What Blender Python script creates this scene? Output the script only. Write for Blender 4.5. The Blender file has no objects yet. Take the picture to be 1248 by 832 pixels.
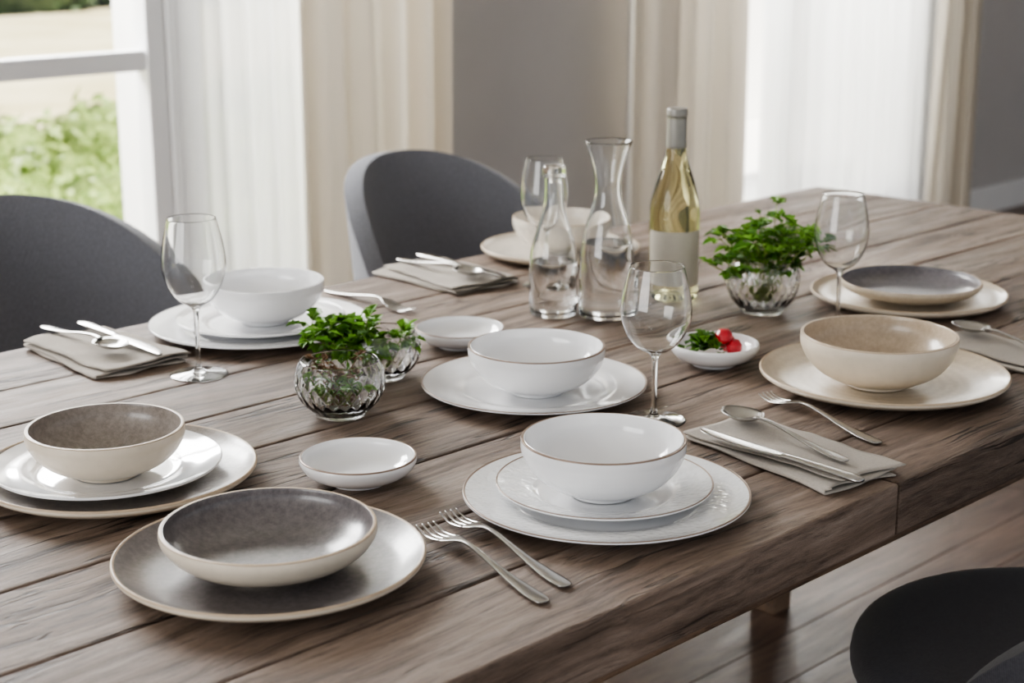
import bpy, bmesh, math, random
from mathutils import Vector, Matrix, noise
random.seed(7)
TZ = 0.75
sc = bpy.context.scene
col = sc.collection
try: sc.view_settings.look='AgX - Medium High Contrast'
except Exception: pass
def M(u,v): return (1.0696*u+.1537*v+.0354, .0005*u+1.0797*v+.0353)

# ------------------------------------------------------------ helpers
def lin(c):
    def f(v):
        v/=255.0
        return v/12.92 if v<=0.04045 else ((v+0.055)/1.055)**2.4
    return (f(c[0]),f(c[1]),f(c[2]),1)

class NT:
    def __init__(s,name):
        s.m=bpy.data.materials.new(name); s.m.use_nodes=True
        s.t=s.m.node_tree; s.n=s.t.nodes; s.b=s.n['Principled BSDF']; s.out=s.n['Material Output']
    def add(s,ty,**k):
        n=s.n.new(ty)
        for a,b in k.items(): setattr(n,a,b)
        return n
    def link(s,a,b): s.t.links.new(a,b)
    def ramp(s,fac,stops):
        r=s.n.new('ShaderNodeValToRGB'); e=r.color_ramp.elements
        while len(e)<len(stops): e.new(0.5)
        for el,(p,c) in zip(e,stops): el.position=p; el.color=c
        s.link(fac,r.inputs[0]); return r
    def coords(s,scale=(1,1,1),kind='Object'):
        tc=s.n.new('ShaderNodeTexCoord'); mp=s.n.new('ShaderNodeMapping')
        mp.inputs['Scale'].default_value=scale
        s.link(tc.outputs[kind],mp.inputs[0]); return mp
    def noise(s,vec,scale,detail=4,rough=.5,dist=0):
        n=s.n.new('ShaderNodeTexNoise'); n.inputs['Scale'].default_value=scale
        n.inputs['Detail'].default_value=detail; n.inputs['Roughness'].default_value=rough
        n.inputs['Distortion'].default_value=dist
        if vec is not None: s.link(vec,n.inputs['Vector'])
        return n
    def bump(s,h,strength=.3,dist=.001):
        b=s.n.new('ShaderNodeBump'); b.inputs['Strength'].default_value=strength
        b.inputs['Distance'].default_value=dist
        s.link(h,b.inputs['Height']); s.link(b.outputs[0],s.b.inputs['Normal']); return b
    def math(s,op,a,b=None):
        m=s.n.new('ShaderNodeMath'); m.operation=op
        for i,v in enumerate((a,b)):
            if v is None: continue
            if hasattr(v,'links'): s.link(v,m.inputs[i])
            else: m.inputs[i].default_value=v
        return m.outputs[0]
    def mix(s,a,b,fac,mode='MIX'):
        m=s.n.new('ShaderNodeMix'); m.data_type='RGBA'; m.blend_type=mode
        for sock,v in ((m.inputs[0],fac),(m.inputs[6],a),(m.inputs[7],b)):
            if hasattr(v,'links'): s.link(v,sock)
            else: sock.default_value=v
        return m.outputs[2]

def simple(name,c,rough=.5,metal=0,coat=0,nscale=0,namt=.1,bump=0,bscale=200,spec=.5):
    t=NT(name); b=t.b
    b.inputs['Base Color'].default_value=lin(c); b.inputs['Roughness'].default_value=rough
    b.inputs['Metallic'].default_value=metal; b.inputs['Coat Weight'].default_value=coat
    b.inputs['Coat Roughness'].default_value=.05; b.inputs['Specular IOR Level'].default_value=spec
    if nscale:
        mp=t.coords(); n=t.noise(mp.outputs[0],nscale,6,.6)
        d=tuple(x*(1-namt) for x in lin(c)[:3])+(1,); l=tuple(min(1,x*(1+namt)) for x in lin(c)[:3])+(1,)
        r=t.ramp(n.outputs[0],[(.3,d),(.7,l)]); t.link(r.outputs[0],b.inputs['Base Color'])
    if bump:
        mp=t.coords(); n=t.noise(mp.outputs[0],bscale,4,.6); t.bump(n.outputs[0],bump,.001)
    return t.m

def obj(name,bm,mats,smooth=True,parent=None,loc=None,rotz=0,angle=None):
    me=bpy.data.meshes.new(name); bm.to_mesh(me); bm.free()
    for m in mats: me.materials.append(m)
    if smooth:
        for p in me.polygons: p.use_smooth=True
    o=bpy.data.objects.new(name,me); col.objects.link(o)
    if loc: o.location=loc
    o.rotation_euler[2]=rotz
    if parent: o.parent=parent
    if angle and smooth:
        try: me.set_sharp_from_angle(angle=math.radians(angle))
        except Exception: pass
    return o

def empty(name,loc=(0,0,0),rotz=0):
    e=bpy.data.objects.new(name,None); col.objects.link(e); e.location=loc; e.rotation_euler[2]=rotz
    e.empty_display_size=.05; return e

def catmull(pts,sub):
    out=[]; n=len(pts)
    for i in range(n-1):
        p0=pts[max(i-1,0)];p1=pts[i];p2=pts[i+1];p3=pts[min(i+2,n-1)]
        for k in range(sub):
            t=k/sub; q=[]
            for a in range(2):
                q.append(.5*((2*p1[a])+(-p0[a]+p2[a])*t+(2*p0[a]-5*p1[a]+4*p2[a]-p3[a])*t*t+(-p0[a]+3*p1[a]-3*p2[a]+p3[a])*t**3))
            out.append((max(q[0],0),q[1],p1[2] if len(p1)>2 else 0))
    out.append((pts[-1][0],pts[-1][1],0)); return out

def lathe_bm(prof,seg=96,sub=4,mod=None,bm=None,z0=0,smoothp=True):
    if bm is None: bm=bmesh.new()
    pr=catmull(prof,sub) if smoothp else [(p[0],p[1],p[2] if len(p)>2 else 0) for p in prof]
    rings=[]
    for r,z,_ in pr:
        if r<1e-5: rings.append([bm.verts.new((0,0,z+z0))]); continue
        ring=[]
        for i in range(seg):
            a=2*math.pi*i/seg; rr=mod(r,z,a) if mod else r
            ring.append(bm.verts.new((rr*math.cos(a),rr*math.sin(a),z+z0)))
        rings.append(ring)
    fs=[]
    for k in range(len(rings)-1):
        A,B=rings[k],rings[k+1]; mi=pr[k][2]
        for i in range(seg):
            j=(i+1)%seg
            if len(A)==1 and len(B)==1: continue
            if len(A)==1: f=bm.faces.new((A[0],B[i],B[j]))
            elif len(B)==1: f=bm.faces.new((A[i],B[0],A[j]))
            else: f=bm.faces.new((A[i],B[i],B[j],A[j]))
            f.material_index=mi; fs.append(f)
    bmesh.ops.recalc_face_normals(bm,faces=fs)
    return bm

def box(bm,x0,x1,y0,y1,z0,z1,mi=0,bev=0):
    v=[bm.verts.new((x,y,z)) for x in(x0,x1) for y in(y0,y1) for z in(z0,z1)]
    q=[(0,1,3,2),(4,6,7,5),(0,4,5,1),(2,3,7,6),(0,2,6,4),(1,5,7,3)]
    fs=[bm.faces.new([v[i] for i in f]) for f in q]
    for f in fs: f.material_index=mi
    if bev:
        es=list({e for f in fs for e in f.edges})
        r=bmesh.ops.bevel(bm,geom=es,offset=bev,segments=2,affect='EDGES',profile=.5)
        for f in r['faces']: f.material_index=mi
    return fs

def boxobj(name,dims,mat,bev=0,parent=None):
    bm=bmesh.new(); box(bm,*dims,bev=bev); bmesh.ops.recalc_face_normals(bm,faces=bm.faces)
    return obj(name,bm,[mat],smooth=False,parent=parent)

def loft(bm,st,n=12,yo=0,mi=0):
    """stations (x,w,t,z[,y])"""
    rings=[]
    for s in st:
        x,w,t,z=s[:4]; y=(s[4] if len(s)>4 else 0)+yo
        ring=[]
        for i in range(n):
            a=2*math.pi*i/n; c,d=math.cos(a),math.sin(a)
            ring.append(bm.verts.new((x,y+w/2*math.copysign(abs(c)**.8,c),z+t/2*math.copysign(abs(d)**.8,d))))
        rings.append(ring)
    fs=[]
    for A,B in zip(rings,rings[1:]):
        for i in range(n):
            j=(i+1)%n; fs.append(bm.faces.new((A[i],A[j],B[j],B[i])))
    fs.append(bm.faces.new(rings[0][::-1])); fs.append(bm.faces.new(rings[-1]))
    for f in fs: f.material_index=mi
    bmesh.ops.recalc_face_normals(bm,faces=fs)

def interp(st,sub=4):
    out=[];n=len(st)
    for i in range(n-1):
        p0=st[max(i-1,0)];p1=st[i];p2=st[i+1];p3=st[min(i+2,n-1)]
        for k in range(sub):
            t=k/sub
            out.append(tuple(.5*((2*p1[a])+(-p0[a]+p2[a])*t+(2*p0[a]-5*p1[a]+4*p2[a]-p3[a])*t*t+(-p0[a]+3*p1[a]-3*p2[a]+p3[a])*t**3) for a in range(len(p1))))
    out.append(tuple(st[-1])); return out

def tube(bm,pts,r0,r1,n=6,mi=0):
    rings=[];m=len(pts)
    for i,p in enumerate(pts):
        d=(pts[min(i+1,m-1)]-pts[max(i-1,0)])
        if d.length<1e-9: d=Vector((0,0,1))
        d.normalize(); a=d.orthogonal().normalized(); b=d.cross(a); r=r0+(r1-r0)*i/(m-1)
        rings.append([bm.verts.new(p+a*r*math.cos(2*math.pi*k/n)+b*r*math.sin(2*math.pi*k/n)) for k in range(n)])
    for A,B in zip(rings,rings[1:]):
        best=min(range(n),key=lambda s:sum((A[k].co-B[(k+s)%n].co).length for k in range(n)))
        for k in range(n):
            f=bm.faces.new((A[k],A[(k+1)%n],B[(k+1+best)%n],B[(k+best)%n])); f.material_index=mi
    for R in (rings[0][::-1],rings[-1]):
        f=bm.faces.new(R); f.material_index=mi

# ------------------------------------------------------------ materials
def wood(name,stops,sx=1.2,sy=16,rough=(.42,.62),bumpd=.0012,fine=1.0,crack=1.0,fib=(.34,.31,.29,1)):
    t=NT(name); b=t.b
    at=t.add('ShaderNodeAttribute',attribute_name='rnd')
    tc=t.n.new('ShaderNodeTexCoord'); cmb=t.add('ShaderNodeCombineXYZ')
    mo=t.math('MULTIPLY',at.outputs['Fac'],13.7)
    t.link(mo,cmb.inputs[0]); t.link(mo,cmb.inputs[2])
    va=t.add('ShaderNodeVectorMath',operation='ADD'); t.link(tc.outputs['Object'],va.inputs[0]); t.link(cmb.outputs[0],va.inputs[1])
    wn=t.noise(va.outputs[0],2.6,3,.5); sub=t.add('ShaderNodeVectorMath',operation='SUBTRACT'); t.link(wn.outputs['Color'],sub.inputs[0]); sub.inputs[1].default_value=(.5,.5,.5)
    scl=t.add('ShaderNodeVectorMath',operation='SCALE'); scl.inputs['Scale'].default_value=.06; t.link(sub.outputs[0],scl.inputs[0])
    vb=t.add('ShaderNodeVectorMath',operation='ADD'); t.link(va.outputs[0],vb.inputs[0]); t.link(scl.outputs[0],vb.inputs[1])
    def mp(s):
        m=t.n.new('ShaderNodeMapping'); m.inputs['Scale'].default_value=s; t.link(vb.outputs[0],m.inputs[0]); return m.outputs[0]
    n1=t.noise(mp((sx,sy,sy)),1.6,10,.72,.3)
    n2=t.noise(mp((8*fine,100*fine,100*fine)),1,7,.85)
    n3=t.noise(mp((2,5,5)),1.5,3,.5)
    n4=t.noise(mp((.9,20,20)),1,4,.65)
    n5=t.noise(mp((2.2,9,9)),1,2,.5)
    r=t.ramp(n1.outputs[0],stops)
    c=t.mix(r.outputs[0],t.ramp(n2.outputs[0],[(.36,fib),(.49,(.94,.94,.94,1)),(.66,(1.3,1.3,1.3,1))]).outputs[0],.87,'MULTIPLY')
    # long thin cracks where the stretched noise crosses its mid value, only in patches
    d=t.math('ABSOLUTE',t.math('SUBTRACT',n4.outputs[0],.5))
    msk=t.ramp(n5.outputs[0],[(.46,(0,0,0,1)),(.55,(1,1,1,1))])
    line=t.ramp(d,[(.004,(0,0,0,1)),(.016,(1,1,1,1))])
    inv=t.math('SUBTRACT',1.0,line.outputs[0]); ck=t.math('MULTIPLY',inv,msk.outputs[0]); ck=t.math('MULTIPLY',ck,crack)
    c=t.mix(c,(.03,.023,.018,1),t.math('MULTIPLY',ck,.87))
    pr=t.ramp(at.outputs['Fac'],[(0,(.76,.74,.73,1)),(.5,(.94,.93,.92,1)),(1,(1.05,1.05,1.05,1))])
    c=t.mix(c,pr.outputs[0],1.0,'MULTIPLY')
    c=t.mix(c,t.ramp(n3.outputs[0],[(.3,(.70,.68,.66,1)),(.65,(1.05,1.05,1.05,1))]).outputs[0],.9,'MULTIPLY')
    v=t.add('ShaderNodeTexVoronoi'); v.inputs['Scale'].default_value=1; t.link(mp((1.8,5.0,5.0)),v.inputs['Vector'])
    k=t.ramp(v.outputs['Distance'],[(0,(.2,.18,.16,1)),(.04,(.32,.28,.25,1)),(.1,(1,1,1,1))])
    c=t.mix(c,k.outputs[0],.8,'MULTIPLY')
    t.link(c,b.inputs['Base Color'])
    rr=t.ramp(n1.outputs[0],[(.3,(rough[1],)*3+(1,)),(.7,(rough[0],)*3+(1,))]); t.link(rr.outputs[0],b.inputs['Roughness'])
    h=t.math('ADD',t.math('ADD',n2.outputs[0],n1.outputs[0]),t.math('MULTIPLY',ck,-1.5))
    t.bump(h,.95,bumpd)
    return t.m

m_table=wood('weathered_wood',[(.30,lin((86,70,59))),(.44,lin((124,106,93))),(.56,lin((148,130,117))),(.72,lin((180,164,150)))],rough=(.4,.62),bumpd=.0022)
m_floor=wood('floor_wood',[(.25,lin((72,56,47))),(.5,lin((100,80,68))),(.8,lin((126,105,91)))],sx=.8,sy=9,rough=(.32,.48),bumpd=.0006,fine=.5,crack=.3)
m_legwood=wood('leg_wood',[(.25,lin((110,86,68))),(.5,lin((150,124,102))),(.8,lin((174,148,125)))],sx=3,sy=12,crack=.4)

m_white=simple('white_porcelain',(240,240,241),.12,coat=.6)
m_gold=simple('bronze_rim',(140,120,106),.35,metal=.2)
m_cream=simple('cream_stoneware',(222,210,192),.28,coat=.3,nscale=60,namt=.04)
m_creamrim=simple('raw_rim',(188,168,144),.4,nscale=80,namt=.1)

def speckle(name,c1,c2,rough=.3,coat=.35,rings=False,scale=150):
    t=NT(name); b=t.b; mp=t.coords()
    n=t.noise(mp.outputs[0],scale,6,.75); n2=t.noise(mp.outputs[0],18,3,.5)
    r=t.ramp(n.outputs[0],[(.38,lin(c1)),(.62,lin(c2))])
    c=t.mix(r.outputs[0],t.ramp(n2.outputs[0],[(.3,(.85,.85,.85,1)),(.7,(1,1,1,1))]).outputs[0],.8,'MULTIPLY')
    if rings:
        w=t.add('ShaderNodeTexWave',wave_type='RINGS',rings_direction='Z'); w.inputs['Scale'].default_value=22
        w.inputs['Distortion'].default_value=1.5; t.link(mp.outputs[0],w.inputs['Vector'])
        c=t.mix(c,t.ramp(w.outputs[0],[(0,(.86,.84,.82,1)),(1,(1,1,1,1))]).outputs[0],.7,'MULTIPLY')
    t.link(c,b.inputs['Base Color']); b.inputs['Roughness'].default_value=rough
    b.inputs['Coat Weight'].default_value=coat; b.inputs['Coat Roughness'].default_value=.15
    t.bump(n.outputs[0],.15,.0006); return t.m
m_dark=speckle('charcoal_glaze',(98,93,94),(122,116,116),.3,.4)
m_taupe=speckle('taupe_glaze',(134,125,118),(160,150,141),.3,.4)
m_gray=speckle('gray_glaze',(92,89,93),(112,108,112),.35,.3)
m_beige=speckle('beige_glaze',(202,188,167),(216,203,183),.28,.4,rings=True)
m_beige2=speckle('beige_bowl_glaze',(186,169,148),(202,186,165),.28,.4,rings=True)
m_pale=speckle('pale_cream_glaze',(220,212,200),(232,225,214),.25,.4)

def embossed():
    t=NT('embossed_porcelain'); b=t.b
    b.inputs['Base Color'].default_value=lin((238,239,240)); b.inputs['Roughness'].default_value=.18
    b.inputs['Coat Weight'].default_value=.4
    mp=t.coords(); v=t.add('ShaderNodeTexVoronoi',feature='SMOOTH_F1'); v.inputs['Scale'].default_value=190
    t.link(mp.outputs[0],v.inputs['Vector']); t.bump(v.outputs['Distance'],.7,.0014); return t.m
m_emb=embossed()

def glass(name,c=(1,1,1,1),ior=1.48,rough=0):
    t=NT(name); b=t.b
    b.inputs['Base Color'].default_value=c; b.inputs['Transmission Weight'].default_value=1
    b.inputs['IOR'].default_value=ior; b.inputs['Roughness'].default_value=rough
    return t.m
m_glass=glass('clear_glass',(.99,.995,.993,1),1.47)
m_crystal=glass('cut_crystal',(.99,.995,.995,1),1.5)
m_water=glass('water',(.99,.995,.995,1),1.33)
m_wine=glass('wine_bottle_glass',(.82,.81,.46,1),1.42)
_g=NT('window_pane'); tr=_g.add('ShaderNodeBsdfTransparent'); gl=_g.add('ShaderNodeBsdfGlossy'); gl.inputs['Roughness'].default_value=.02
mx=_g.add('ShaderNodeMixShader'); mx.inputs[0].default_value=.05; _g.link(tr.outputs[0],mx.inputs[1]); _g.link(gl.outputs[0],mx.inputs[2]); _g.link(mx.outputs[0],_g.out.inputs[0])
m_pane=_g.m
m_steel=simple('stainless_steel',(176,174,171),.22,metal=1)
m_brass=simple('brass_leg',(150,125,90),.3,metal=1)
m_label=simple('paper_label',(214,208,194),.7,nscale=40,namt=.03)
m_caps=simple('bottle_capsule',(150,147,140),.35,metal=.3,nscale=60,namt=.05)
def fabric(name,c,scale=900,bump=.5,namt=.12,rough=.9,sheen=.2):
    t=NT(name); b=t.b; mp=t.coords()
    w1=t.add('ShaderNodeTexWave',wave_type='BANDS',bands_direction='X'); w2=t.add('ShaderNodeTexWave',wave_type='BANDS',bands_direction='Y')
    for w in(w1,w2):
        w.inputs['Scale'].default_value=scale/6.0; w.inputs['Distortion'].default_value=1.0; t.link(mp.outputs[0],w.inputs['Vector'])
    ad=t.math('ADD',w1.outputs[1],w2.outputs[1])
    n=t.noise(mp.outputs[0],scale*.3,5,.7)
    L=lin(c); d=tuple(x*(1-namt) for x in L[:3])+(1,); l=tuple(min(1,x*(1+namt)) for x in L[:3])+(1,)
    r=t.ramp(n.outputs[0],[(.3,d),(.7,l)]); t.link(r.outputs[0],b.inputs['Base Color'])
    b.inputs['Roughness'].default_value=rough; b.inputs['Sheen Weight'].default_value=sheen
    b.inputs['Specular IOR Level'].default_value=.2
    t.bump(ad,bump,.0006); return t.m
m_linen=fabric('linen',(182,174,164),1400)
m_chair=fabric('gray_upholstery',(118,119,125),800,.4,.18)
m_chair2=fabric('charcoal_upholstery',(82,82,88),800,.4,.18)
def leafm(name,c1,c2):
    t=NT(name); b=t.b; mp=t.coords(); n=t.noise(mp.outputs[0],35,4,.6)
    r=t.ramp(n.outputs[0],[(.35,lin(c1)),(.65,lin(c2))]); t.link(r.outputs[0],b.inputs['Base Color'])
    b.inputs['Roughness'].default_value=.4
    tl=t.add('ShaderNodeBsdfTranslucent'); t.link(r.outputs[0],tl.inputs[0]); mx=t.add('ShaderNodeMixShader'); mx.inputs[0].default_value=.35
    t.link(b.outputs[0],mx.inputs[1]); t.link(tl.outputs[0],mx.inputs[2]); t.link(mx.outputs[0],t.out.inputs[0]); return t.m
m_leaf=leafm('herb_leaf',(84,134,44),(132,176,70))
m_leafd=leafm('dark_leaf',(60,100,38),(104,142,58))
m_stem=simple('stem',(130,148,74),.5,nscale=60,namt=.2)
m_root=simple('root',(110,84,58),.8,nscale=80,namt=.3)
m_berry=simple('raspberry',(182,28,44),.3,coat=.3,nscale=200,namt=.25)
def clothm(name,c,transp,transl):
    t=NT(name); d=t.add('ShaderNodeBsdfDiffuse'); d.inputs[0].default_value=lin(c)
    tl=t.add('ShaderNodeBsdfTranslucent'); tl.inputs[0].default_value=lin(c)
    mp=t.coords((1,1,1)); n=t.noise(mp.outputs[0],300,2,.5); bp=t.add('ShaderNodeBump'); bp.inputs['Strength'].default_value=.1
    t.link(n.outputs[0],bp.inputs['Height']); t.link(bp.outputs[0],d.inputs['Normal'])
    m1=t.add('ShaderNodeMixShader'); m1.inputs[0].default_value=transl; t.link(d.outputs[0],m1.inputs[1]); t.link(tl.outputs[0],m1.inputs[2])
    tr=t.add('ShaderNodeBsdfTransparent'); m2=t.add('ShaderNodeMixShader'); m2.inputs[0].default_value=transp
    t.link(m1.outputs[0],m2.inputs[1]); t.link(tr.outputs[0],m2.inputs[2]); t.link(m2.outputs[0],t.out.inputs[0]); return t.m
m_sheer=clothm('sheer_voile',(240,240,240),.10,.5)
m_drape=clothm('cream_drape',(219,211,198),.0,.25)
m_wall=simple('wall_paint',(188,185,183),.85,nscale=3,namt=.03,bump=.1,bscale=120)
m_ceil=simple('ceiling_paint',(235,233,230),.9,nscale=3,namt=.02)
m_trim=simple('white_trim',(238,238,238),.4,nscale=5,namt=.02)
m_ext=simple('white_render',(240,239,237),.85,nscale=6,namt=.03)

# ------------------------------------------------------------ table
X0,X1,Y0,Y1=-.45,2.885,.847,1.970
def planks(name,x0,x1,y0,y1,z0,z1,nrow,mat,bev,gap,lens,seed,parent=None):
    rnd=random.Random(seed); bm=bmesh.new(); lay=bm.faces.layers.float.new('rnd')
    ws=[1+rnd.uniform(-.18,.18) for _ in range(nrow)]; tot=sum(ws); y=y0
    for i in range(nrow):
        x=x0; w=(y1-y0)*ws[i]/tot
        while x<x1-1e-4:
            L=rnd.uniform(*lens); xe=x+L
            if x1-xe<lens[0]*.5: xe=x1
            before=set(bm.faces)
            box(bm,x+gap/2,xe-gap/2,y+gap/2,y+w-gap/2,z0,z1,bev=bev)
            r=rnd.random()
            for f in bm.faces:
                if f not in before: f[lay]=r
            x=xe
        y+=w
    bmesh.ops.recalc_face_normals(bm,faces=bm.faces)
    return obj(name,bm,[mat],smooth=False,parent=parent)
table=empty('dining_table',(0,0,0))
planks('table_top',X0,X1,Y0,Y1,TZ-.058,TZ,8,m_table,.003,.0026,(1.6,3.4),31,table)
boxobj('apron',(X0+.1,X1-.1,Y0+.09,Y1-.09,TZ-.13,TZ-.059),m_legwood,.003,table)
for i,(x,y) in enumerate([(2.465,1.745),(2.465,1.08),(0.0,1.745),(0.0,1.08)]):
    bm=bmesh.new(); fs=box(bm,x-.035,x+.035,y-.035,y+.035,0,TZ-.131,bev=.004); bmesh.ops.recalc_face_normals(bm,faces=bm.faces)
    for v in bm.verts:
        if v.co.z<.1: v.co.x=x+(v.co.x-x)*.8; v.co.y=y+(v.co.y-y)*.8
    obj('leg_%d'%(i+1),bm,[m_legwood],smooth=False,parent=table)
# ------------------------------------------------------------ room
WV=3.60
def C(u): return 1.07*u+.535
RX0,RX1,RY0=-3.0,9.4,-2.2
planks('floor',RX0,RX1,RY0,WV,-.05,0,40,m_floor,.001,.002,(1.2,2.6),5)
W1=(C(.05),C(1.725)); W3=(C(1.775),C(2.42)); W2=(C(3.45),C(5.0)); SILL=.12; HEAD=2.35; CZ=2.7
bm=bmesh.new(); TH=.24
def wseg(a,b,c,d): box(bm,a,b,WV,WV+TH,c,d)
wseg(RX0,W1[0],0,CZ); wseg(W1[1],W3[0],0,CZ); wseg(W3[1],W2[0],0,CZ); wseg(W2[1],RX1,0,CZ)
for w in (W1,W2,W3): wseg(w[0],w[1],0,SILL); wseg(w[0],w[1],HEAD,CZ)
bmesh.ops.recalc_face_normals(bm,faces=bm.faces)
wall=obj('wall_back',bm,[m_wall,m_ext],smooth=False)
for p in wall.data.polygons:
    if p.center.y>WV+.01: p.material_index=1
boxobj('wall_right',(RX1,RX1+.2,RY0,WV+TH,0,CZ),m_wall)
boxobj('ceiling',(RX0,RX1+.2,RY0,WV+TH,CZ,CZ+.15),m_ceil)
for k,(a,b) in enumerate([(RX0,W1[0]-.08),(W3[1]+.08,W2[0]-.08),(W2[1]+.08,RX1)]):
    boxobj('baseboard_%s'%('back','middle','end')[k],(a,b,WV-.018,WV-.001,0.001,.12),m_trim,.003)
def window(name,w,mid,railz,lc=.07,rc=.07):
    e=empty(name); bm=bmesh.new(); a,b=w; y0,y1=WV+.0,WV+.06; s=.055
    def bb(*d): box(bm,*d,bev=.004)
    bb(a,a+s,y0,y1,SILL,HEAD); bb(b-s,b,y0,y1,SILL,HEAD); bb(a+s,b-s,y0,y1,SILL,SILL+.08); bb(a+s,b-s,y0,y1,HEAD-s,HEAD)
    for m in mid: bb(m-.04,m+.04,y0+.002,y1-.002,SILL+.08,HEAD-s)
    xs=[a+s]+[q for m in mid for q in(m-.04,m+.04)]+[b-s]
    for i in range(0,len(xs),2):
        for z in railz: bb(xs[i],xs[i+1],y0+.008,y1-.008,z-.026,z+.026)
    bb(a-lc,a,WV-.015,WV-.001,SILL-.03,HEAD+.07); bb(b,b+rc,WV-.015,WV-.001,SILL-.03,HEAD+.07); bb(a,b,WV-.015,WV-.001,HEAD,HEAD+.07)
    bb(a-lc,b+rc,WV-.04,WV-.001,SILL-.03,SILL)
    bmesh.ops.recalc_face_normals(bm,faces=bm.faces)
    obj('frame',bm,[m_trim],smooth=False,parent=e)
    bm=bmesh.new()
    vs=[bm.verts.new(q) for q in((a+s,WV+.03,SILL+.08),(b-s,WV+.03,SILL+.08),(b-s,WV+.03,HEAD-s),(a+s,WV+.03,HEAD-s))]; bm.faces.new(vs)
    obj('pane',bm,[m_pane],smooth=False,parent=e)
window('window_1',W1,[C(.87)],[.940,1.75],.07,.026); window('window_2',W2,[C(4.22)],[1.75]); window('window_3',W3,[],[1.75],.026,.07)

def curtain(name,parent,u0,u1,v,amp,n,mat,seed,z1=2.55):
    bm=bmesh.new(); N=int(n*22); rows=14; g=[]
    for j in range(rows+1):
        z=.015+(z1-.015)*j/rows; r=[]
        for i in range(N+1):
            s=i/N; ph=s*n*2*math.pi
            w=noise.noise(Vector((s*n*.6,seed*3.1,z*.35)))
            a=amp*(.75+.6*noise.noise(Vector((s*n*.5,seed,5))))*(1-.25*j/rows)
            y=a*math.sin(ph+2.2*w)+.3*a*math.sin(2.3*ph+seed+w)
            x=u0+(u1-u0)*s+.2*a*math.cos(ph*1.0+w)
            r.append(bm.verts.new((x,v+y,z)))
        g.append(r)
    for j in range(rows):
        for i in range(N): bm.faces.new((g[j][i],g[j][i+1],g[j+1][i+1],g[j+1][i]))
    return obj(name,bm,[mat],parent=parent)
def rod(parent,a,b):
    bm=bmesh.new(); yy=WV-.14; tube(bm,[Vector((a,yy,2.57)),Vector(((a+b)/2,yy,2.57)),Vector((b,yy,2.57))],.012,.012,12)
    for x in (a+.05,b-.05): box(bm,x-.01,x+.01,yy,WV-.001,2.56,2.58)
    for x in (a,b): bmesh.ops.create_uvsphere(bm,u_segments=12,v_segments=8,radius=.02,matrix=Matrix.Translation((x,yy,2.57)))
    obj('rod',bm,[m_trim],parent=parent)
c1=empty('window_curtain')
curtain('sheer_panel',c1,C(1.77),C(2.20),WV-.075,.022,6,m_sheer,1)
curtain('drape_panel',c1,C(1.985),C(2.47),WV-.18,.05,4.5,m_drape,2)
rod(c1,C(1.5),C(2.6))
c2=empty('window_curtain')
curtain('drape_panel',c2,C(3.24),C(3.74),WV-.18,.05,4.5,m_drape,3)
curtain('sheer_panel_left',c2,C(3.55),C(3.80),WV-.075,.022,3,m_sheer,9)
curtain('sheer_panel',c2,C(3.98),C(5.08),WV-.075,.022,10,m_sheer,4)
curtain('drape_panel_right',c2,C(4.93),C(5.18),WV-.18,.05,2.6,m_drape,5)
rod(c2,C(3.1),C(5.3))

# ------------------------------------------------------------ garden
def ground():
    t=NT('garden_ground'); mp=t.coords(); b=t.b
    n=t.noise(mp.outputs[0],.6,6,.6); n2=t.noise(mp.outputs[0],8,5,.6)
    r=t.ramp(n.outputs[0],[(.35,lin((206,194,152))),(.6,lin((232,222,190)))])
    c=t.mix(r.outputs[0],t.ramp(n2.outputs[0],[(.3,(.8,.85,.75,1)),(.7,(1,1,1,1))]).outputs[0],.5,'MULTIPLY')
    t.link(c,b.inputs['Base Color']); b.inputs['Roughness'].default_value=.9; return t.m
bm=bmesh.new()
N=30
g=[[bm.verts.new((-12+62*i/N,WV+TH+.02+38*j/N,-.12+(.03*noise.noise(Vector((i,j,0))) if j else 0))) for i in range(N+1)] for j in range(N+1)]
for j in range(N):
    for i in range(N): bm.faces.new((g[j][i],g[j][i+1],g[j+1][i+1],g[j+1][i]))
obj('garden_ground',bm,[ground()])
m_hedge=leafm('hedge_leaf',(110,138,66),(172,190,112)); m_hedged=leafm('far_hedge_leaf',(60,84,52),(104,126,80))
def bush(name,c,size,nleaf,ls,mat,seed):
    rnd=random.Random(seed); bm=bmesh.new()
    bmesh.ops.create_icosphere(bm,subdivisions=4,radius=1)
    for v in bm.verts:
        d=v.co.normalized(); k=.85+.28*noise.noise(d*3+Vector((seed,0,0)))
        v.co=Vector((d.x*size[0]*k,d.y*size[1]*k,max(d.z*size[2]*k,-size[2]*.98)))
    for _ in range(nleaf):
        d=Vector((rnd.gauss(0,1),rnd.gauss(0,1),rnd.gauss(0,1))).normalized(); k=(.9+.28*noise.noise(d*3+Vector((seed,0,0))))*rnd.uniform(.92,1.1)
        p=Vector((d.x*size[0]*k,d.y*size[1]*k,d.z*size[2]*k)); 
        if p.z<-size[2]*.95: continue
        a=Vector((rnd.gauss(0,1),rnd.gauss(0,1),rnd.gauss(0,1))).normalized(); b=a.orthogonal().normalized(); l=ls*rnd.uniform(.6,1.3)
        bm.faces.new([bm.verts.new(p+q) for q in(-a*l,b*l*.45,a*l,-b*l*.45)])
    return obj(name,bm,[mat],loc=c)
for j in range(2):
    for i in range(6):
        bush('garden_bush',(.7+i*.85+.3*j,6.45-.9*j+.2*(i%2),.08-.06*j),(.68,.62,.36+.05*(i%3)-.06*j),2400,.035,m_hedge,i+1+9*j)
for i in range(8):
    bush('hedge_row',(1+i*2.6,21+.3*(i%2),.9),(1.7,1.2,1.6),2500,.1,m_hedged,i+20)
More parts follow.
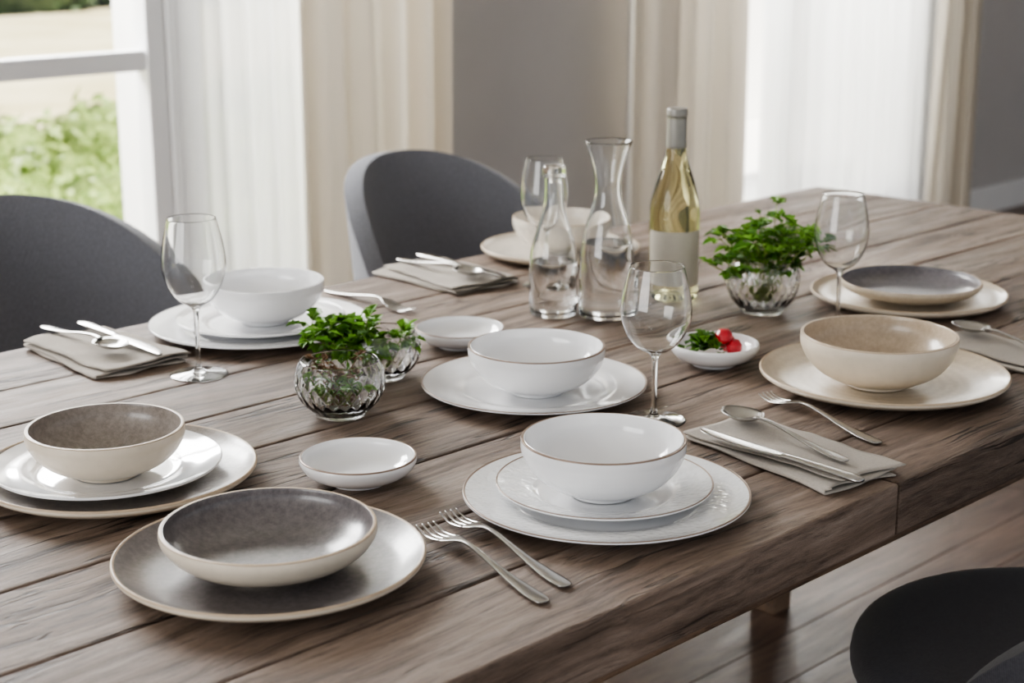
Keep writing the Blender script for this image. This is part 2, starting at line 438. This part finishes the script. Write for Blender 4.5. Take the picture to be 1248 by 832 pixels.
bm=bmesh.new(); tube(bm,[Vector((8.0,16,-.1)),Vector((8.05,16,1.5)),Vector((7.9,16,4))],.22,.16,12); obj('tree_trunk',bm,[simple('bark',(120,104,88),.9,nscale=6,namt=.3)])
boxobj('added_white_wall',(7.2,22,6.6,6.9,-.1,4.0),m_ext,.01)  # white wall added beyond the window so its pane reads blown-out bright
boxobj('added_white_slab',(6.4,22,WV+TH+.03,6.59,-.14,-.06),m_ext,.01)  # white slab added before that wall to keep the lower pane bright

# ------------------------------------------------------------ crockery
def rimmed(R,H,t=.005,emb=0,top=0,rim=1,und=2):
    return [(0,t,top),(.4*R,t,top),(.60*R,t+.0003,top),(.67*R,t+.003,emb or top),(.75*R,t+.0055,emb or top),(.88*R,H-.004,emb or top),(.987*R,H-.0006,rim),(R,H,rim),(R*1.004,H-.001,und),(.985*R,H-.0035,und),(.8*R,H*.42+.0005,und),(.64*R,.0025,und),(.60*R,.0,und),(.565*R,.0,und),(.55*R,.0022,und),(.3*R,.0022,und),(0,.0022,und)]
def coupe(R,H,t=.006):
    return [(0,t,0),(.4*R,t,0),(.66*R,t+.001,0),(.82*R,t+.0045,0),(.92*R,H-.005,0),(.975*R,H-.0008,1),(.99*R,H,1),(1.0*R,H-.002,2),(.985*R,H-.006,2),(.9*R,H-.012,2),(.72*R,.0035,2),(.62*R,0,2),(.56*R,.0,2),(.54*R,.0025,2),(.3*R,.0025,2),(0,.0025,2)]
def bowlp(R,H,t=.0035,foot=.42,shape=1.0,g=.8):
    f=foot*R; p=[(0,.0065,0),(.25*R,.007,0)]
    for a in (.2,.4,.6,.8):
        r=f*.75+(R-f*.75)*math.sin(a*math.pi/2)**(1.0*shape); z=.0075+(H-.0075)*(1-math.cos(a*math.pi/2))
        p.append((r-t*.8,z,0))
    p+= [(R-t,H-.001,0 if g<1 else 1),(R-t*g,H-.0001,1),(R-t*.3,H,1),(R,H-.0012,2)]
    for a in (.85,.65,.45,.25):
        r=f*.75+(R-f*.75)*math.sin(a*math.pi/2)**(1.0*shape); z=.004+(H-.004)*(1-math.cos(a*math.pi/2))
        p.append((r+t*.35,z,2))
    p+=[(f*1.04,.004,2),(f,0,2),(f*.93,0,2),(f*.88,.0025,2),(f*.4,.0025,2),(0,.0025,2)]
    return p
def dish(name,prof,mats,x,y,z=0,seg=112):
    x,y=M(x,y)
    return obj(name,lathe_bm(prof,seg,4),mats,loc=(x,y,TZ+z))
WH=[m_white,m_gold,m_white,m_emb]
CR=lambda m:[m,m_creamrim,m_cream]
EPS=.0004
dish('dinner_plate',coupe(.138,.021),CR(m_dark),.588,1.000,EPS)
dish('pasta_bowl',bowlp(.095,.040,.004,.45,.9),CR(m_dark),.587,.999,.0075)
dish('dinner_plate',coupe(.141,.020),[m_taupe,m_creamrim,m_cream],.581,1.280,EPS)
dish('salad_plate',rimmed(.115,.017),[m_white,m_white,m_white],.574,1.288,.0075)
dish('cereal_bowl',bowlp(.079,.050,.004,.42),CR(m_taupe),.570,1.280,.0138)
dish('sauce_dish',bowlp(.060,.028,.003,.5,.8),[m_white,m_gold,m_white],.768,1.121,EPS)
dish('sauce_dish',bowlp(.060,.026,.003,.5,.8),[m_white,m_gold,m_white],1.140,1.414,EPS)
dish('sauce_dish',bowlp(.057,.029,.003,.5,.8),[m_white,m_white,m_white],1.336,1.138,EPS)
dish('dinner_plate',rimmed(.136,.016),[m_white,m_gold,m_white],1.088,1.208,EPS)
dish('soup_bowl',bowlp(.082,.057,.0035,.40),[m_white,m_gold,m_white],1.082,1.197,.0062)
dish('dinner_plate',rimmed(.150,.016),[m_white]*3,.974,1.650,EPS)
dish('salad_plate',rimmed(.115,.016),[m_white]*3,.977,1.650,.0065)
dish('soup_bowl',bowlp(.082,.058,.0035,.40),[m_white]*3,.984,1.650,.0125)
dish('dinner_plate',coupe(.134,.018),[m_pale,m_creamrim,m_cream],1.588,1.698,EPS)
dish('soup_bowl',bowlp(.084,.058,.0035,.40),[m_pale,m_creamrim,m_pale],1.592,1.698,.0075)
dish('dinner_plate',coupe(.151,.021),[m_beige,m_creamrim,m_cream],1.428,.945,EPS)
dish('soup_bowl',bowlp(.094,.063,.004,.40),[m_beige2,m_creamrim,m_cream],1.410,.942,.0075)
dish('dinner_plate',coupe(.143,.018),[m_beige,m_creamrim,m_cream],1.779,1.146,EPS)
dish('pasta_bowl',bowlp(.103,.028,.0035,.5,.8),[m_gray,m_creamrim,m_beige],1.777,1.142,.0075)
dish('charger_plate',rimmed(.141,.016,emb=3),WH,.918,.912,EPS)
dish('salad_plate',rimmed(.107,.017,emb=3),WH,.921,.918,.0065)
dish('soup_bowl',bowlp(.081,.057,.0035,.40),[m_white,m_gold,m_white],.915,.914,.0128)

# ------------------------------------------------------------ glassware
def wineglass(x,y,s=1.0,sz=1.0):
    x,y=M(x,y)
    p=[(0,.0),(.03,.0),(.0365,.0),(.0372,.0008),(.0365,.0016),(.025,.003),(.010,.0055),(.0045,.011),(.0033,.022),(.0031,.05),(.0033,.075),(.0042,.087),(.009,.0935),(.022,.102),(.0335,.118),(.0405,.140),(.0415,.155),(.0385,.178),(.0335,.200),(.0312,.2095),
       (.0308,.2098),(.0304,.2092),(.0327,.200),(.0376,.178),(.0406,.155),(.0396,.140),(.0326,.119),(.021,.1030),(.008,.0960),(0,.0950)]
    p=[(a*s,b*sz) for a,b in p]
    return obj('wine_glass',lathe_bm(p,72,4),[m_glass],loc=(x,y,TZ+EPS))
wineglass(.815,1.534,.96,.95); wineglass(1.126,1.045,.98,.86); wineglass(1.580,1.127,.90,.91); wineglass(1.435,1.572,.88,.94)

def vessel(name,x,y,outer,th,base,wl,zs=1.0):
    x,y=M(x,y); e=empty(name,(x,y,TZ+EPS)); outer=[(r,z*zs) for r,z in outer]
    inner=[(max(r-th,.0),z) for r,z in outer if z>=base]
    prof=[(0,.002),(outer[0][0]*.6,.002),(outer[0][0]*.9,0)]+outer+[(outer[-1][0]-th*.5,outer[-1][1]+.0006)]+inner[::-1]+[(inner[0][0]*.85,base*.72),(0,base*.7)]
    obj('glass',lathe_bm(prof,72,4),[m_glass],parent=e)
    sm=catmull(inner,6); w=[(0,base*.7-.0002,0),(inner[0][0]*.85,base*.72-.0002,0)]+[(r+.0002,z,0) for r,z,_ in sm if z<wl]
    rl=w[-1][0]; w+=[(rl,wl,0),(0,wl,0)]
    obj('water',lathe_bm(w,72,1,smoothp=False),[m_water],parent=e,angle=40)
    return e
vessel('water_carafe',1.387,1.386,[(.037,.001),(.040,.005),(.0405,.02),(.0400,.06),(.0375,.10),(.031,.135),(.022,.165),(.0185,.185),(.0195,.205),(.025,.232),(.033,.255)],.0018,.008,.108,.98)
e=vessel('water_bottle',1.337,1.444,[(.033,.001),(.0345,.005),(.035,.02),(.0345,.075),(.032,.098),(.023,.128),(.0155,.155),(.0135,.175),(.0132,.19),(.0135,.199)],.002,.008,.078)
obj('stopper',lathe_bm([(0,.192),(.0105,.192),(.0108,.200),(.0165,.2008),(.0168,.204),(.0165,.212),(.013,.2165),(0,.2175)],48,3),[glass('frosted_stopper',(.92,.92,.9,1),1.45,.15)],parent=e)
bx,by=M(1.535,1.394)
e=empty('wine_bottle',(bx,by,TZ+EPS)); ZS=.93
S_=lambda L:[(r,z*ZS) for r,z in L]
obj('glass',lathe_bm(S_([(0,.012),(.015,.010),(.028,.001),(.034,0),(.0367,.004),(.0373,.02),(.0373,.08),(.0373,.135),(.0355,.158),(.0295,.185),(.0210,.212),(.0155,.235),(.0143,.255),(.0140,.285),(.0140,.290),(0,.290)]),72,4),[m_wine],parent=e)
obj('capsule',lathe_bm(S_([(.0148,.242),(.0152,.246),(.0149,.26),(.0146,.29),(.0152,.2915),(.0154,.298),(.0150,.3035),(.012,.305),(0,.305)]),48,3),[m_caps],parent=e)
bm=bmesh.new(); g=[]
ca=math.atan2(-by,-bx)+.12
for z in (.022,.05,.08,.105):
    g.append([bm.verts.new((.0377*math.cos(ca+math.radians(-75+150*i/40)),.0377*math.sin(ca+math.radians(-75+150*i/40)),z)) for i in range(41)])
for A,B in zip(g,g[1:]):
    for i in range(40): bm.faces.new((A[i],A[i+1],B[i+1],B[i]))
obj('label',bm,[m_label],parent=e)

# ------------------------------------------------------------ plants
def leaf(bm,p,d,up,l,w,mi,lob=True):
    d=d.normalized(); s=d.cross(up)
    if s.length<1e-4: s=d.orthogonal()
    s.normalize(); u=s.cross(d).normalized()
    pr=[(0,.06),(.18,.55),(.32,.42),(.45,.95),(.6,.6),(.72,.62),(.88,.28),(1,0)] if lob else [(0,.05),(.2,.6),(.4,.95),(.6,.9),(.8,.55),(1,0)]
    mid=[];L=[];R=[]
    for x,y in pr:
        q=p+d*l*x-Vector((0,0,1))*(l*.35*x*x)
        mid.append(bm.verts.new(q)); 
        L.append(bm.verts.new(q+s*w*y+u*w*y*.35)); R.append(bm.verts.new(q-s*w*y+u*w*y*.35))
    for i in range(len(pr)-1):
        for S in (L,R):
            f=bm.faces.new((mid[i],mid[i+1],S[i+1],S[i])); f.material_index=mi
def herb(bm,base,n,hgt,spread,ls,seed,mi=(0,1,2),droop=.3,lob=True,dirb=None,lo=3):
    rnd=random.Random(seed)
    for k in range(n):
        a=rnd.uniform(0,2*math.pi); rr=rnd.random()**.6; H=hgt*rnd.uniform(.55,1.0)*(1-.3*rr)
        out=Vector((math.cos(a),math.sin(a),0))*spread*rr
        if dirb: out+=dirb*rnd.random()
        b0=Vector((math.cos(a),math.sin(a),0))*rnd.uniform(0,.018)
        pts=[]
        for i in range(7):
            t=i/6; pts.append(Vector(base)+b0+out*t**1.4+Vector((0,0,H*(t-.25*droop*t*t*rr)))+Vector((rnd.uniform(-1,1),rnd.uniform(-1,1),0))*.0015)
        tube(bm,pts,.0011,.0006,5,mi[2])
        for i in range(lo,7):
            for s in range(1 if i<5 else (2 if i<6 else 3)):
                aa=rnd.uniform(0,2*math.pi); d=Vector((math.cos(aa),math.sin(aa),rnd.uniform(-.1,1.3)))
                l=ls*rnd.uniform(.7,1.2); m=mi[0] if rnd.random()<.75 else mi[1]
                st=pts[i]+d.normalized()*l*.3
                tube(bm,[pts[i],(pts[i]+st)/2,st],.0005,.0004,4,mi[2])
                up=Vector((rnd.uniform(-.5,.5),rnd.uniform(-.5,.5),1)).normalized()
                leaf(bm,st,d,up,l,l*.42,m,lob)
                if lob:
                    for sg in(-1,1):
                        d2=(Matrix.Rotation(sg*.95,3,'Z')@d); leaf(bm,st,d2,up,l*.62,l*.28,m,lob)
def cutbowl(R,H,n,cz,foot=.5):
    outer=[(.0,0),(foot*R,0),(foot*R*1.15,.004),(.88*R,H*.3),(R,H*.58),(.96*R,H*.82),(.86*R,H*.99)]
    inner=[(.84*R,H),(.82*R,H*.985),(.925*R,H*.82),(.965*R,H*.58),(.845*R,H*.30),(.45*R,.008),(0,.006)]
    bm=bmesh.new()
    pr=catmull([(a,b) for a,b in outer],8); pi=catmull(inner,4)
    seg=160
    def m2(r,z,a):
        if z<.003: return r
        env=max(0,min(1,(H*.86-z)/(H*.08)))*min(1,z/(H*.1))
        k=cz*z/H
        return r*(1-.03*env*(1-abs(math.sin(n*a/2+k)))**2-.03*env*(1-abs(math.sin(n*a/2-k)))**2)
    allp=[(p[0],p[1]) for p in pr]; ni=len(allp); allp+=[(p[0],p[1]) for p in pi]
    rings=[]
    for idx,(r,z) in enumerate(allp):
        if r<1e-5: rings.append([bm.verts.new((0,0,z))]); continue
        rings.append([bm.verts.new(((m2(r,z,2*math.pi*i/seg) if idx<ni else r)*math.cos(2*math.pi*i/seg),(m2(r,z,2*math.pi*i/seg) if idx<ni else r)*math.sin(2*math.pi*i/seg),z)) for i in range(seg)])
    for A,B in zip(rings,rings[1:]):
        for i in range(seg):
            j=(i+1)%seg
            if len(A)==1: bm.faces.new((A[0],B[i],B[j]))
            elif len(B)==1: bm.faces.new((A[i],B[0],A[j]))
            else: bm.faces.new((A[i],B[i],B[j],A[j]))
    bmesh.ops.recalc_face_normals(bm,faces=bm.faces)
    return bm
PM=[m_leaf,m_leafd,m_stem,m_root]
def planter(name,x,y,R,H,n,cz,fill):
    x,y=M(x,y); e=empty(name,(x,y,TZ+EPS))
    obj('crystal_bowl',cutbowl(R,H,n,cz),[m_crystal],parent=e,angle=35)
    bm=bmesh.new(); fill(bm); obj('herbs',bm,PM,parent=e); return e
def roots(bm,R,z0,z1,n,seed,mi=3):
    rnd=random.Random(seed)
    for _ in range(n):
        a=rnd.uniform(0,6.28); b=a+rnd.uniform(1.5,4); r1=R*rnd.uniform(.2,1); r2=R*rnd.uniform(.3,1)
        p0=Vector((r1*math.cos(a)*.5,r1*math.sin(a)*.5,rnd.uniform(z0,z1))); p2=Vector((r2*math.cos(b),r2*math.sin(b),rnd.uniform(z0,z1)))
        mid=(p0+p2)/2+Vector((rnd.uniform(-1,1),rnd.uniform(-1,1),rnd.uniform(-.5,.5)))*.008
        tube(bm,[p0,(p0+mid)/2,mid,(mid+p2)/2,p2],.0009,.0005,5,mi if rnd.random()<.5 else 2)
def fill1(bm):
    roots(bm,.036,.012,.045,34,3); herb(bm,(0,0,.012),9,.045,.03,.015,31,droop=.6)
    herb(bm,(0.0,0.0,.03),6,.052,.03,.012,34,mi=(3,1,3),droop=.6,lo=5)
def fill2(bm):
    roots(bm,.03,.012,.035,20,5); herb(bm,(0,0,.02),24,.058,.024,.025,41,dirb=Vector((-.070,.040,0)))
def fill3(bm):
    roots(bm,.034,.010,.035,24,8); herb(bm,(0,0,.02),30,.165,.075,.026,52,droop=.5)
planter('herb_bowl',.867,1.297,.053,.066,22,9,fill1)
planter('herb_bowl',.984,1.374,.048,.060,20,9,fill2)
planter('herb_bowl',1.5725,1.2536,.054,.078,24,11,fill3)
bm=bmesh.new(); rnd=random.Random(4)
for k in range(70):
    a=rnd.uniform(0,6.28); r=rnd.uniform(0,.027); p=Vector((r*math.cos(a)-.012,r*math.sin(a)+.009,.017+rnd.uniform(0,.022)*(1-r/.04)))
    d=Vector((rnd.gauss(0,1),rnd.gauss(0,1),rnd.uniform(.4,1.4))).normalized(); leaf(bm,p,d,Vector((0,0,1)),rnd.uniform(.012,.024),.009,0 if rnd.random()<.4 else 1)
for c in ((.014,-.020,.0235),(.024,-.003,.0235),(.006,-.010,.037)):
    bm2=bmesh.new(); bmesh.ops.create_icosphere(bm2,subdivisions=4,radius=.0105)
    for v in bm2.verts:
        d=v.co.normalized(); lat=math.asin(max(-1,min(1,d.z))); lon=math.atan2(d.y,d.x)
        v.co=v.co*(1+.10*abs(math.sin(lat*5)*math.sin(lon*5+ (round(lat*5/math.pi))*1.57)))+Vector(c)
    m=bpy.data.meshes.new('t'); bm2.to_mesh(m); bm2.free(); n0=len(bm.faces); bm.from_mesh(m); bm.faces.ensure_lookup_table()
    for f in bm.faces[n0:]: f.material_index=4
bx,by=M(1.336,1.138)
obj('berry_salad',bm,PM+[m_berry],loc=(bx,by,TZ+EPS))

# ------------------------------------------------------------ cutlery
def place(name,bm,head,tail,z,L):
    h=Vector(M(*head));t=Vector(M(*tail)); d=h-t; c=(h+t)/2; d.normalize(); t=c-d*L/2
    return obj(name,bm,[m_steel],loc=(t.x,t.y,z),rotz=math.atan2(d.y,d.x))
def fork(head,tail,z=TZ):
    bm=bmesh.new()
    loft(bm,interp([(0,.006,.0018,.0022),(.003,.013,.0022,.0022),(.012,.0165,.0026,.0024),(.03,.0155,.0028,.0028),(.06,.0105,.003,.005),(.09,.0068,.0032,.009),(.118,.0056,.0034,.0125),(.132,.0062,.003,.0125),(.140,.011,.0024,.0115),(.148,.0195,.002,.0098),(.156,.0235,.0018,.0078),(.162,.0245,.0018,.0064)],3),12)
    for k in range(4):
        y=(-1.5+k)*.0066
        loft(bm,interp([(.158,.0044,.0018,.0072,y),(.172,.0040,.0018,.0042,y),(.185,.0036,.0016,.0032,y*.98),(.196,.0030,.0014,.0048,y*.95),(.203,.0016,.001,.0075,y*.93)],3),8)
    return place('table_fork',bm,head,tail,z+.0004,.203)
def spoon(head,tail,z=TZ):
    bm=bmesh.new()
    loft(bm,interp([(0,.006,.0018,.0022),(.003,.012,.0022,.0022),(.012,.0155,.0026,.0024),(.03,.0145,.0028,.0028),(.06,.0100,.003,.005),(.09,.0065,.0032,.009),(.118,.0052,.0034,.0118),(.134,.0056,.003,.0118),(.143,.008,.0026,.0110)],3),12)
    c=Vector((.168,0,.0108)); K=8;S=40; top=[];bot=[]
    for off,store in((0,top),(-.0012,bot)):
        for k in range(K+1):
            r=k/K
            if k==0: store.append([bm.verts.new((c.x,0,c.z-.0082+off))]); continue
            ring=[]
            for i in range(S):
                a=2*math.pi*i/S; ex=.029*math.cos(a); wy=.0205*math.sin(a)*(1+.14*math.cos(math.pi-a))
                ring.append(bm.verts.new((c.x+ex*r,wy*r,c.z-.0082*(1-r**2.2)+off*(1 if k<K else .7))))
            store.append(ring)
    fs=[]
    for st in(top,bot):
        for A,B in zip(st,st[1:]):
            for i in range(S):
                j=(i+1)%S
                fs.append(bm.faces.new((A[0],B[i],B[j]) if len(A)==1 else (A[i],B[i],B[j],A[j])))
    for i in range(S):
        j=(i+1)%S; fs.append(bm.faces.new((top[K][i],bot[K][i],bot[K][j],top[K][j])))
    bmesh.ops.recalc_face_normals(bm,faces=fs)
    return place('table_spoon',bm,head,tail,z+.0008,.197)
def knife(head,tail,z=TZ):
    bm=bmesh.new()
    loft(bm,interp([(0,.008,.003,.0032,0),(.004,.014,.005,.0032,0),(.02,.0165,.006,.0035,0),(.06,.0135,.006,.0035,0),(.092,.0115,.0055,.0035,0),(.1,.011,.004,.0035,0),(.106,.013,.002,.0035,0),(.125,.0175,.0014,.0035,.001),(.165,.019,.0013,.0035,.0015),(.2,.016,.0012,.0035,.000),(.215,.010,.001,.0035,-.0025),(.222,.003,.0008,.0035,-.005)],3),12)
    return place('table_knife',bm,head,tail,z+.0004,.222)
fork((.746,.987),(.731,.790)); fork((.781,.997),(.765,.798)); fork((1.283,1.021),(1.254,.818)); fork((1.182,1.572),(1.160,1.768))

def napkin(cx,cy,W,L,rot,seed,layers=3):
    cx,cy=M(cx,cy)
    bm=bmesh.new(); path=[]; t=.0036
    for k in range(layers):
        z=.0014+k*t; sg=1 if k%2==0 else -1; ins=.003*k
        n=16
        for i in range(n+1):
            s=-1+2*i/n; path.append((sg*s*(W/2-t/2-ins*.5),z,k))
        if k<layers-1:
            for q in (.2,.4,.6,.8):
                path.append((sg*(W/2-t/2-ins*.5+t*.5*math.sin(q*math.pi)),z+t*q,k+q))
    N=36; g=[]
    for j in range(N+1):
        x=-L/2+L*j/N; r=[]
        for (y,z,k) in path:
            lift=noise.noise(Vector((x*13+seed*5,y*13,0)))+.4*noise.noise(Vector((x*30+seed*5,y*22,3)))
            w=(.5+lift)*.0042*k/layers*1.6
            e=noise.noise(Vector((x*12+seed,k*1.7,4)))*.006
            ed=noise.noise(Vector((y*25+seed,k*2.3,9)))*.008*(abs(x)/(L/2))**4*(1 if x>0 else -1)
            skew=.012*(k-1)*(x/L)*(1 if int(seed)%2 else -1)
            r.append(bm.verts.new((x+ed,y+e+skew,z+max(w,-.0003))))
        g.append(r)
    for j in range(N):
        for i in range(len(path)-1): bm.faces.new((g[j][i],g[j][i+1],g[j+1][i+1],g[j+1][i]))
    o=obj('linen_napkin',bm,[m_linen],loc=(cx,cy,TZ+.0006),rotz=rot)
    so=o.modifiers.new('s','SOLIDIFY'); so.thickness=.0016; so.offset=0
    return o
NZ=TZ+.0150
napkin(.762,1.686,.130,.20,math.radians(88),1); napkin(1.345,1.700,.130,.195,math.radians(86),2)
napkin(1.153,.872,.105,.215,math.radians(82),3); napkin(1.640,.900,.105,.195,math.radians(84),4)
spoon((.760,1.640),(.734,1.80),NZ); knife((.795,1.592),(.778,1.79),NZ)
spoon((1.348,1.630),(1.326,1.79),NZ); knife((1.380,1.605),(1.366,1.79),NZ)
spoon((1.170,.988),(1.152,.786),NZ); knife((1.106,.958),(1.120,.758),NZ)
spoon((1.665,1.005),(1.645,.81),NZ)

# ------------------------------------------------------------ chairs
def chair(cx,cy,rot,fab,ang=88,sx=1.0,top0=.835,side=.50,e1=2.4,e2=.65):
    e=empty('dining_chair',(cx,cy,0),rot)   # back toward local +Y
    A=math.radians(ang); NT_,NZ_=44,16; bm=bmesh.new(); g=[]
    for j in range(NZ_+1):
        t=j/NZ_; r=[]
        for i in range(NT_+1):
            s=-1+2*i/NT_; th=s*A
            top=side+(top0-side)*max(0,1-abs(s)**e1)**e2
            z=.40+(top-.40)*t
            rad=(.215+.05*math.sin(min(1,(z-.4)*4)*math.pi/2)+.015*(z-.4)/.4)*sx
            r.append(bm.verts.new((rad*math.sin(th),rad*1.02*math.cos(th)+.12*max(0,z-.45)*math.cos(th),z)))
        g.append(r)
    for j in range(NZ_):
        for i in range(NT_): bm.faces.new((g[j][i],g[j][i+1],g[j+1][i+1],g[j+1][i]))
    o=obj('backrest',bm,[fab],parent=e)
    s=o.modifiers.new('s','SOLIDIFY'); s.thickness=.036; s.offset=0
    b=o.modifiers.new('b','BEVEL'); b.width=.015; b.segments=3; b.limit_method='ANGLE'; b.angle_limit=math.radians(50)
    bm=lathe_bm([(0,.385),(.17,.385),(.225,.395),(.252,.42),(.256,.445),(.246,.464),(.21,.476),(.12,.474),(0,.472)],64,4)
    for v in bm.verts: v.co.y=v.co.y*1.0-.02
    obj('seat',bm,[fab],parent=e)
    for i,(x,y) in enumerate([(-1,-1),(1,-1),(1,1),(-1,1)]):
        bm=bmesh.new(); tube(bm,[Vector((x*.14,y*.13,.39)),Vector((x*.17,y*.165,.2)),Vector((x*.2,y*.2,.0))],.013,.008,14)
        obj('leg_%d'%(i+1),bm,[m_brass],parent=e)
    return e
chair(1.26,2.14,0,m_chair,sx=.98,top0=.866); chair(2.13,2.14,0,m_chair,sx=.91,top0=.852); chair(1.755,.79,math.radians(172),m_chair2,ang=92,side=.47,top0=.79,e1=1.5,e2=.9)

# ------------------------------------------------------------ lights
w=bpy.data.worlds.new('World'); sc.world=w; w.use_nodes=True; bg=w.node_tree.nodes['Background']
bg.inputs[0].default_value=(.88,.94,1.0,1); bg.inputs[1].default_value=.75
l=bpy.data.lights.new('sun','SUN'); l.energy=14; l.angle=.02; l.color=(1,.95,.86)
o=bpy.data.objects.new('sun',l); col.objects.link(o); o.rotation_euler=(math.radians(40),0,math.radians(55))
def area(name,loc,rx,rz,sx,sy,e,c=(1,.995,.985)):
    l=bpy.data.lights.new(name,'AREA'); l.shape='RECTANGLE'; l.size=sx; l.size_y=sy; l.energy=e; l.color=c
    o=bpy.data.objects.new(name,l); col.objects.link(o); o.location=loc; o.rotation_euler=(rx,0,rz)
area('added_sky_fill',(1.6,4.5,2.45),math.radians(-62),0,2.8,1.4,460)  # area lamp added outside the windows, above view, to boost sky light indoors
area('added_sky_fill',(5.2,4.5,2.3),math.radians(-68),0,2.4,1.6,340)  # second added lamp, pushing sky light in through the far window
area('added_sky_fill',(-2.95,1.4,1.6),math.radians(90),math.radians(-90),2.4,1.8,80)  # added side lamp at the open room end, where no window stands

# ------------------------------------------------------------ camera
cam=bpy.data.cameras.new('cam'); co=bpy.data.objects.new('camera',cam); col.objects.link(co); sc.camera=co
cam.lens=58.27; cam.sensor_width=36; cam.clip_start=.05
co.location=(0,0,TZ+.575); p=math.atan(536/2020)
co.rotation_euler=(math.pi/2-p,0,math.atan2(-.7089,.7053))
cam.dof.use_dof=True; cam.dof.focus_distance=1.68; cam.dof.aperture_fstop=6.3
